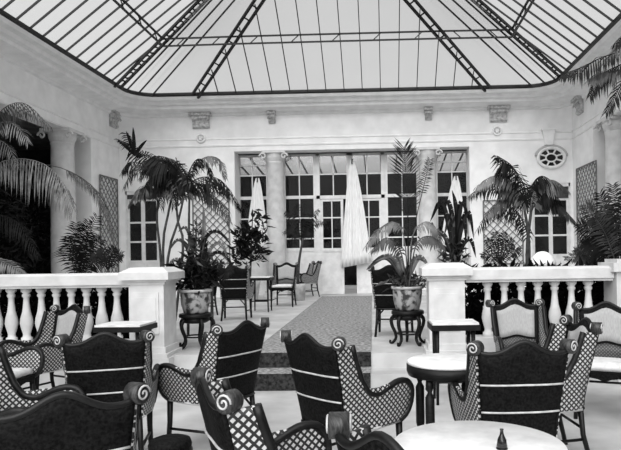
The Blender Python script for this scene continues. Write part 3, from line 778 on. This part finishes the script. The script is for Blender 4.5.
# ------------------------------------------------------------------ plants
DOWN = Vector((0,0,-1)); VIEW = Vector((0,-1,0))
def frond_mb(pts, L, n=26, droop=.6, wid=.022, face=.5, start=.15, fwd=.5, rr=.010, jit=.25):
    """pinnate frond: rachis tube plus tapering leaflets on both sides"""
    mb = MB(); c = crom(pts, 16); mb.tube(c, [rr*(1-.8*i/15) for i in range(16)], 5)
    cs = crom(pts, 60)
    for i in range(n):
        t = start + (1-start)*i/(n-1); k = min(int(t*59), 58); p = cs[k].lerp(cs[k+1], t*59-k)
        tan = (cs[k+1]-cs[k]).normalized()
        prof = min(1, .45+1.6*(t-start)) * (1 if t < .6 else 1-.62*(t-.6)/.4)
        nrm = (Vector((0,0,1))*(1-face)+VIEW*face)
        side = tan.cross(nrm)
        if side.length < .05: side = tan.orthogonal()
        side.normalize()
        for s in (-1, 1):
            l = L*prof*(1+random.uniform(-jit, jit*.4))
            d = (tan*(fwd+.5*max(0,t-.7)/.3) + side*s*.9 + DOWN*droop*random.uniform(.6,1.2) + Vector((random.uniform(-.12,.12),random.uniform(-.12,.12),random.uniform(-.1,.1)))).normalized()
            d2 = (d + DOWN*droop*.9).normalized()
            w = (tan - d*tan.dot(d)*.5).normalized()*wid*random.uniform(.8,1.15)
            a = p; b = p+d*l*.5; e = b+d2*l*.5
            mb.add([a-w*.25, a+w*.25, b+w*.5, b-w*.5, e], [(0,1,2,3),(3,2,4)])
    return mb
def px_pts(l, d):
    out = []
    for q in l: out.append(P(q[0], q[1], Y=d+(q[2] if len(q) > 2 else 0)))
    return out
def local(mb, loc):
    mb.v = [(x-loc[0], y-loc[1], z-loc[2]) for x, y, z in mb.v]; return mb
def strap_mb(pts, w, fold=.3):
    c = crom(pts, 12); mb = MB()
    for i in range(11):
        a, b = c[i], c[i+1]; t = (b-a).normalized(); s = t.cross(VIEW+Vector((.3,0,.4)))
        s = s.normalized() if s.length > .01 else t.orthogonal()
        wa = w*math.sin(PI*(.08+.92*i/11))**.7; wb = w*math.sin(PI*min(.999,(.08+.92*(i+1)/11)))**.7
        n = s.cross(t)*fold
        mb.add([a-s*wa/2+n*wa, a, a+s*wa/2+n*wa, b+s*wb/2+n*wb, b, b-s*wb/2+n*wb], [(0,1,4,5),(1,2,3,4)])
    return mb
def cluster_mb(c, rad, n, size, seed=None, box=False):
    rnd = random.Random(seed if seed is not None else random.random()); mb = MB(); c = Vector(c)
    for i in range(n):
        while True:
            q = Vector((rnd.uniform(-1,1), rnd.uniform(-1,1), rnd.uniform(-1,1)))
            if box or q.length < 1: break
        p = c + Vector((q.x*rad[0], q.y*rad[1], q.z*rad[2]))
        d = Vector((rnd.uniform(-1,1), rnd.uniform(-1,.6), rnd.uniform(-.7,.9))).normalized(); s = d.cross(Vector((rnd.uniform(-1,1),rnd.uniform(-1,1),rnd.uniform(-1,1)))).normalized()
        l = size*rnd.uniform(.6,1.3); w = l*.30; u = s.cross(d)*w*.3
        mb.add([p, p+d*l*.45+s*w/2+u, p+d*l, p+d*l*.45-s*w/2+u, p+d*l*.5], [(0,1,4),(1,2,4),(2,3,4),(3,0,4)])
    return mb
def plant(name, base, label, cat='palm', group=None):
    return empty(name, base, label, cat, group)
def add_frond(o, pts, d, L, m='leaf', **k):
    return local(frond_mb(px_pts(pts, d), L, **k), o.location).build('frond', M[m], o)
def add_stem(o, pts, d, r, m='stem', name='stem'):
    c = crom(px_pts(pts, d), 10); mb = MB(True); mb.tube(c, [r*(1-.35*i/9) for i in range(10)], 8); return local(mb, o.location).build(name, M[m], o)
def add_strap(o, pts, d, w, m='leaf'):
    return local(strap_mb(px_pts(pts, d), w), o.location).build('leaf', M[m], o)
def add_cluster(o, c, rad, n, size, m='leaf_dark', name='foliage', seed=1, box=False):
    return local(cluster_mb(c, rad, n, size, seed, box), o.location).build(name, M[m], o)

# tall arching palm at the left edge, behind the balustrade
D = 8.2; b = P(-30, 300, Y=D); o = plant('palm', (b.x, b.y, UP), 'large palm at the left edge arching its frond over the balustrade')
add_stem(o, [(-30, 352), (-26, 290), (-22, 215)], D, .06, name='trunk')
add_frond(o, [(-22,215),(-12,172),(14,159),(44,164),(64,184),(73,208)], D, .62, m='leaf_pale', n=44, droop=2.2, wid=.028, fwd=.25)
add_frond(o, [(-22,215),(5,170,.4),(48,165,.4),(82,178,.5),(103,200,.5),(114,236,.5)], D, .32, m='leaf', n=44, droop=1.8, start=.5, fwd=.8, wid=.022)
add_frond(o, [(-22,215),(-18,150),(0,112),(24,103),(48,124)], D, .40, m='leaf', n=40, droop=1.8, wid=.02)
add_frond(o, [(-22,215),(-14,150),(2,122),(18,128),(28,142)], D, .30, m='leaf_pale', n=24, droop=.7, wid=.02)
add_frond(o, [(-22,215),(-20,160),(-8,140),(8,146),(16,165)], D-.2, .30, m='leaf', n=24, droop=.9, wid=.02)
add_frond(o, [(-22,260),(-10,258),(8,264),(24,274)], D-.7, .22, m='leaf_pale', n=22, droop=.5, wid=.025)
add_frond(o, [(-22,230),(-5,215),(20,225),(38,255)], D+.4, .36, m='leaf_dark', n=30, droop=1.2, wid=.022)
# dark shrubs in the left aisle
for k, (px, py, d, rx_, rz_, n, lab) in enumerate(((-4, 222, 12.4, .72, 1.45, 900, 'tall dark shrub deep in the left aisle behind the arching frond'), (34, 240, 14.4, .42, 1.0, 520, 'dark leafy shrub against the left colonnade column'))):
    c = P(px, py, Y=d); o = plant('shrub', (c.x, c.y, UP), lab, 'shrub')
    add_cluster(o, c, (rx_, .5, rz_), n, .26, seed=k+3); MB(True).tube([(0,0,0),(0,0,c.z-UP)], [.05,.02], 8).build('stem', M['stem'], o)
D = 13.0; b = P(78, 282, Y=D); o = plant('palm', (b.x, b.y, UP), 'small dark feathery palm beside the left colonnade column')
for tip in ((97,217),(88,222),(101,240),(76,224),(68,238),(102,258),(90,236)): add_frond(o, [(78,286),((78+tip[0])/2-2, (286+tip[1])/2-6),tip], D, .42, m='leaf_dark', n=26, droop=.4, face=.8, wid=.026)

# big multi-stemmed palm behind the left pedestal
D = 8.6; b = P(165, 300, Y=D); o = plant('palm', (b.x, b.y, UP), 'big dark many-stemmed palm rising behind the left pedestal')
for s in ([(163,345),(161,262),(157,222),(158,200)], [(163,345),(168,258),(178,222),(184,196)], [(167,345),(163,250),(168,215),(172,195)], [(188,345),(189,262),(189,215),(190,186)], [(172,345),(183,250),(178,222),(176,200)]): add_stem(o, s, D, .022)
FR = [([(184,200),(170,168),(150,157),(135,150),(127,134)], .34, 'leaf_dark', .8), ([(182,205),(172,176),(152,162),(136,166),(124,186)], .36, 'leaf', 1.0),
      ([(190,192),(184,170),(168,158),(150,158),(140,176)], .36, 'leaf_dark', 1.3), ([(189,195),(191,183),(204,177),(222,181),(239,204)], .34, 'leaf_dark', 1.2),
      ([(189,192),(194,168),(206,157),(220,160),(226,178)], .22, 'leaf_pale', 1.0), ([(178,206),(170,190),(154,188),(134,200)], .24, 'leaf_pale', .9),
      ([(178,205),(176,182),(164,172),(150,178),(144,196)], .40, 'leaf_dark', 1.4), ([(184,200),(184,178),(176,168),(164,180),(158,205)], .40, 'leaf_dark', 1.4),
      ([(189,194),(186,176),(180,166),(174,160),(168,158)], .30, 'leaf', .8), ([(178,206),(190,192),(206,192),(222,204),(230,222)], .30, 'leaf', 1.1),
      ([(172,198),(162,184),(146,186),(132,200)], .28, 'leaf', .7), ([(158,202),(150,190),(138,190),(128,206)], .24, 'leaf_pale', .8),
      ([(184,198),(176,165),(160,160),(142,152),(120,140)], .26, 'leaf_dark', .5), ([(186,198),(178,172),(166,164),(152,168),(148,190)], .40, 'leaf_dark', 1.5),
      ([(186,200),(182,184),(172,176),(162,186),(160,206)], .40, 'leaf_dark', 1.5), ([(188,198),(187,184),(180,176),(174,184),(174,206)], .36, 'leaf_dark', 1.5),
      ([(189,196),(192,186),(206,184),(224,188),(240,208)], .28, 'leaf_dark', 1.2), ([(189,195),(188,176),(196,160),(206,162),(212,176)], .24, 'leaf_dark', 1.0), ([(182,200),(168,178),(148,166),(130,162),(122,172)], .30, 'leaf_dark', 1.2)]
for pts, L, m_, dr in FR: add_frond(o, [(x, y, .25*random.uniform(-1,1)*(i>1)) for i, (x, y) in enumerate(pts)], D, L, m=m_, n=36, droop=dr, wid=.026, face=.45)
for tip in ((118,141),(126,131),(133,127),(147,140)): add_strap(o, [(135,156),((135+tip[0])/2,(154+tip[1])/2),tip], D, .05, 'leaf_dark')

# cabriole stands with painted pots
def pot_stand(px, feet_y, Y, label_s, label_p):
    c = P(px, 330, Y=Y); h = .43
    o = empty('plant_stand', (c.x, Y, UP), label_s, 'plant stand')
    mb = MB(True); mb.lathe([(.19,h-.05),(.205,h-.045),(.205,h-.01),(.19,h)], n=28); mb.build('top', M['wood'], o)
    mb = MB(True); mb.lathe([(.13,h-.12),(.165,h-.10),(.17,h-.05)], n=28); mb.build('apron', M['wood'], o)
    for k in range(5):
        a = 2*PI*k/5+R(20); u = Vector((math.cos(a), math.sin(a), 0))
        pr = [(.165,h-.06),(.215,h-.12),(.205,h-.2),(.165,h-.29),(.16,h-.36),(.205,.015),(.235,.02),(.23,.05)]
        mb = MB(True); mb.tube(crom([u*r+Vector((0,0,z)) for r, z in pr], 18), [.026-.012*i/17 for i in range(18)], 8); mb.build('leg', M['wood'], o)
    mb = MB(True); mb.tube([(.135*math.cos(2*PI*k/24), .135*math.sin(2*PI*k/24), .14) for k in range(24)], .010, 6, True); mb.build('ring_stretcher', M['wood'], o)
    q = empty('flower_pot', (c.x, Y, UP+h), label_p, 'pot')
    mb = MB(True); mb.lathe([(.13,0),(.15,.02),(.175,.12),(.185,.22),(.185,.27),(.165,.265),(.16,.23)], n=32); mb.build('bowl', M['pot'], q)
    mb = MB(True); mb.lathe([(.182,.265),(.205,.272),(.205,.30),(.185,.302),(.165,.29)], n=32); mb.build('rim', M['pot_plain'], q)
    mb = MB(True); mb.lathe([(.01,.262),(.168,.262),(.17,.268),(.01,.27)], n=28); mb.build('soil', M['soil'], q)
    return q, Vector((c.x, Y, UP+h+.27))
q, c = pot_stand(196, 352, 7.5, 'dark cabriole-legged plant stand beside the left pedestal', 'painted flower pot on the stand beside the left pedestal')
o = plant('potted_plant', tuple(c), 'bushy dark plant with a tall spike in the left painted pot', 'plant')
add_cluster(o, c+Vector((0,0,.2)), (.30,.22,.22), 260, .17, seed=11); add_cluster(o, c+Vector((.02,0,.42)), (.18,.16,.2), 120, .15, 'leaf', seed=12)
add_cluster(o, c+Vector((.02,0,.7)), (.06,.06,.16), 50, .09, seed=13)
MB(True).tube([(0,0,0),(.01,0,.4),(.03,0,.95)], [.014,.010,.004], 6).build('stem', M['stem'], o)
for pts in ([(196,285),(205,240),(218,232),(232,246)], [(196,285),(188,250),(178,240),(168,252)], [(196,285),(212,255),(226,256),(234,272)], [(194,285),(192,245),(186,228),(178,232)], [(196,285),(203,240),(204,220),(203,206)], [(194,285),(182,262),(172,262),(166,276)], [(198,285),(210,250),(222,244),(228,262)]): add_strap(o, pts, 7.5, .05, random.choice(['leaf','leaf_pale','leaf_dark']))
q, c = pot_stand(408, 350, 7.55, 'dark cabriole-legged plant stand beside the right pedestal', 'painted flower pot on the stand beside the right pedestal')
o = plant('potted_palm', tuple(c), 'tall potted palm with upright feathery frond beside the right pedestal', 'palm')
D = 7.55
add_frond(o, [(408,286),(408,240),(407,195),(404,148)], D, .46, m='leaf_dark', n=32, droop=.05, face=1.0, start=.52, fwd=.75, wid=.018, rr=.014)
add_frond(o, [(408,286),(404,238),(394,222),(378,230),(366,246)], D, .26, m='leaf_pale', n=30, droop=1.0, start=.35, wid=.022)
add_frond(o, [(409,286),(412,238),(424,222),(436,228),(442,248)], D, .24, m='leaf_pale', n=28, droop=1.1, start=.35, wid=.022)
add_frond(o, [(409,286),(416,245),(430,236),(444,246)], D-.2, .22, m='leaf', n=26, droop=1.0, start=.3, wid=.022)
add_frond(o, [(407,286),(400,250),(386,238),(372,250)], D-.2, .22, m='leaf', n=26, droop=1.0, start=.3, wid=.022)
add_frond(o, [(408,286),(414,230),(424,185),(430,160)], D+.2, .18, m='leaf_dark', n=20, droop=.3, face=.8, start=.6, wid=.014)
add_cluster(o, c+Vector((0,0,.08)), (.26,.2,.10), 120, .15, 'leaf', seed=21)
for tip in ((372,262),(380,258),(430,268),(424,262),(366,270),(392,258)): add_strap(o, [(406,284),((406+tip[0])/2,258),tip], D-.08, .07, random.choice(['leaf','leaf_pale']))

# plant behind the right pedestal
D = 8.0; b = P(456, 300, Y=D); o = plant('potted_plant', (b.x, b.y, UP), 'arching strap-leaved plant behind the right pedestal', 'plant')
MB(True).lathe([(.13,0),(.16,.2),(.18,.42),(.165,.42)], n=24).build('pot', M['pot_plain'], o); add_stem(o, [(456,310),(456,275),(455,255)], D, .03)
for pts in ([(455,268),(448,225),(440,203),(430,222)], [(455,268),(452,220),(446,200),(436,204)], [(456,268),(458,220),(462,202),(470,225)], [(456,268),(460,230),(468,212),(474,240)], [(455,268),(446,240),(436,232),(430,252)], [(456,268),(462,245),(470,240),(476,258)], [(455,268),(453,230),(450,215),(444,236)], [(456,268),(457,225),(455,205),(452,190)], [(456,268),(459,235),(464,222),(466,244)]):
    add_strap(o, pts, D, .075, random.choice(['leaf_dark','leaf','leaf_dark']))
add_cluster(o, P(455,256,Y=D), (.22,.2,.18), 90, .16, 'leaf', seed=31)

# big palm right of centre, behind the right balustrade
D = 9.2; b = P(528, 290, Y=D); o = plant('palm', (b.x, b.y, UP), 'large drooping palm behind the right balustrade, left of the oval window')
for s in ([(526,325),(529,262),(528,232),(524,206)], [(530,325),(527,255),(530,220),(532,205)]): add_stem(o, s, D, .03)
FR = [([(529,255),(525,226),(512,207),(494,207),(478,228)], .36, 'leaf_dark', 1.3), ([(528,212),(524,186),(512,166),(498,156)], .42, 'leaf_dark', 1.0), ([(528,214),(518,176),(504,163),(494,176)], .42, 'leaf_dark', 1.5),
      ([(525,206),(508,188),(486,184),(469,196)], .34, 'leaf', 1.2), ([(529,212),(536,188),(552,180),(568,190)], .32, 'leaf_pale', 1.0), ([(530,214),(540,200),(558,204),(574,220)], .32, 'leaf', 1.1),
      ([(527,210),(516,196),(500,200),(488,216)], .32, 'leaf_pale', 1.0), ([(530,210),(532,186),(542,176),(556,184)], .34, 'leaf_dark', 1.4), ([(526,208),(514,184),(494,176),(478,186)], .30, 'leaf_pale', .8), ([(527,210),(523,195),(512,186),(500,190)], .42, 'leaf_dark', 1.6),
      ([(530,212),(538,194),(550,192),(562,202)], .38, 'leaf_dark', 1.3)]
for pts, L, m_, dr in FR: add_frond(o, [(x, y, .25*random.uniform(-1,1)*(i>1)) for i, (x, y) in enumerate(pts)], D, L, m=m_, n=36, droop=dr, wid=.028, face=.45)
# palm at the right edge behind the end pier
D = 7.9; b = P(618, 300, Y=D); o = plant('palm', (b.x, b.y, UP), 'dark spreading palm at the right edge behind the end pier')
add_stem(o, [(618,330),(617,290),(616,262)], D, .05, name='trunk')
for tip, m_ in (((580,224),'leaf_dark'),((586,206),'leaf'),((600,194),'leaf_dark'),((613,186),'leaf'),((628,190),'leaf_dark'),((584,244),'leaf_dark'),((640,215),'leaf_dark'),((596,218),'leaf'),((606,215),'leaf_dark'),((578,256),'leaf')):
    add_frond(o, [(617,266),((617+tip[0])/2+2, (262+tip[1])/2-4),tip], D+random.uniform(-.2,.2), .30, m=m_, n=30, droop=.35, face=.7, wid=.022)
# tall palm off the right side, fronds hanging into the top right corner
D = 6.2; b = P(668, 300, Y=D); o = plant('palm', (b.x, b.y, 0), 'tall palm hanging its fronds into the top right corner')
zt_ = P(668, 60, Y=D).z - 0
MB(True).tube([(0,0,0),(.03,0,1.6),(-.02,0,zt_)], [.10,.08,.06], 12).build('trunk', M['stem'], o)
for pts, L, m_, dr in (([(668,60),(640,48),(606,56),(580,68),(562,74)], .30, 'leaf_dark', .8), ([(668,60),(645,55),(618,66),(600,76),(590,95)], .30, 'leaf_dark', 1.2), ([(668,60),(650,30),(628,36),(606,60)], .30, 'leaf', 1.0),
                       ([(668,60),(648,60),(622,84),(606,112)], .26, 'leaf_dark', .8), ([(668,60),(655,20),(636,24),(616,42)], .34, 'leaf_dark', 1.3), ([(668,60),(645,62),(620,70),(604,72),(590,80)], .26, 'leaf', .6)):
    add_frond(o, pts, D, L, m=m_, n=34, droop=dr, wid=.020, start=.25)

# planting behind the balustrades
x0, x1 = P(-40,300,Y=7.5).x, lp[0]-.25
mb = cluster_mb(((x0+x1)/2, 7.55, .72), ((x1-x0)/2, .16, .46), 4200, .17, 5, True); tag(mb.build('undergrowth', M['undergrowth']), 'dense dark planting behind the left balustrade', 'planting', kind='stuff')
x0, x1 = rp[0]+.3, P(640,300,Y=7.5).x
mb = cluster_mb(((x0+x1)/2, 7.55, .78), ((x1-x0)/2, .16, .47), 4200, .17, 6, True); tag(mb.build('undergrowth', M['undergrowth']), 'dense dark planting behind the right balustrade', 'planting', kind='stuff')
def fern(px, py, d, tips, label, m='leaf_dark', L=.15):
    b = P(px, py, Y=d); o = plant('fern', (b.x, b.y, UP), label, 'fern')
    add_stem(o, [(px, py+75), (px, py)], d, .03)
    for tp in tips: add_frond(o, [(px, py), ((px+tp[0])/2, (py+tp[1])/2-4), tp], d, L, m=m, n=15, droop=.35, face=.7, wid=.018)
fern(500, 264, 8.6, ((487,240),(495,233),(504,233),(512,240),(520,250),(482,255)), 'small dark fern in front of the right trellis panel')
fern(588, 266, 8.6, ((575,250),(584,240),(598,244),(566,258)), 'fern between the right side door and the end pier', 'leaf')
fern(108, 270, 8.0, ((92,256),(100,250),(114,248),(122,254)), 'low dark fern behind the left balustrade near the pedestal')
fern(212, 284, 8.4, ((196,268),(204,262),(222,262),(232,270),(226,276)), 'low dark fern on the upper floor right of the left pot')
# plants by the glazed screen
D = 15.6; b = P(250, 290, Y=D); o = plant('potted_plant', (b.x, b.y, UP), 'tall leafy plant before the left glazed bay', 'plant')
MB(True).lathe([(.2,0),(.26,.4),(.28,.5),(.25,.5)], n=24).build('pot', M['pot_plain'], o)
MB(True).tube([(0,0,.4),(.05,0,1.4),(.1,0,2.2)], [.03,.025,.01], 8).build('stem', M['stem'], o)
add_cluster(o, P(243,245,Y=D), (.32,.3,.55), 160, .26, seed=41); add_cluster(o, P(257,238,Y=D), (.28,.25,.75), 170, .26, seed=42)
D = 15.2; b = P(298, 290, Y=D); o = plant('potted_palm', (b.x, b.y, UP), 'small potted palm before the glazed bay left of the doors', 'palm')
MB(True).lathe([(.16,0),(.2,.3),(.22,.42),(.2,.42)], n=24).build('pot', M['pot_plain'], o); add_stem(o, [(298,284),(299,262),(303,238)], D, .04)
for tip in ((286,212),(296,206),(284,232),(318,210),(324,222),(312,236),(290,245)): add_frond(o, [(302,242),((302+tip[0])/2,(240+tip[1])/2-8),tip], D, .27, m='leaf_dark', n=18, droop=.7, face=.6, wid=.022)
# lamp with white shade among the plants on the right
D = 7.95; b = P(543, 290, Y=D); o = empty('floor_lamp', (b.x, b.y, UP), 'white domed lamp shade showing above the right balustrade', 'lamp')
zs = P(543, 265, Y=D).z-UP
MB(True).lathe([(.13,0),(.13,.02),(.03,.04),(.015,.06)], n=20).build('base', M['wood'], o); MB(True).tube([(0,0,.04),(0,0,zs+.12)], .012, 8).build('pole', M['wood'], o)
MB(True).lathe([(.175,zs-.02),(.17,zs+.04),(.13,zs+.11),(.07,zs+.165),(.02,zs+.18)], n=28).build('lamp_shade', M['shade'], o)

# ------------------------------------------------------------------ light
w = bpy.data.worlds.new('sky'); scene.world = w; w.use_nodes = True
w.node_tree.nodes['Background'].inputs[0].default_value = (1,1,1,1); w.node_tree.nodes['Background'].inputs[1].default_value = 0.74
def sun(name, el, az, s, ang):
    d = bpy.data.lights.new(name, 'SUN'); d.energy = s; d.angle = R(ang); o = bpy.data.objects.new(name, d); COL.objects.link(o)
    o.rotation_euler = (R(90-el), 0, R(az)); return o
sun('sun', 46, -10, 5.6, 75)
scene.view_settings.view_transform = 'Standard'; scene.view_settings.look = 'None'; scene.view_settings.exposure = 0.0
scene.cycles.max_bounces = 8; scene.cycles.diffuse_bounces = 5; scene.cycles.transparent_max_bounces = 12
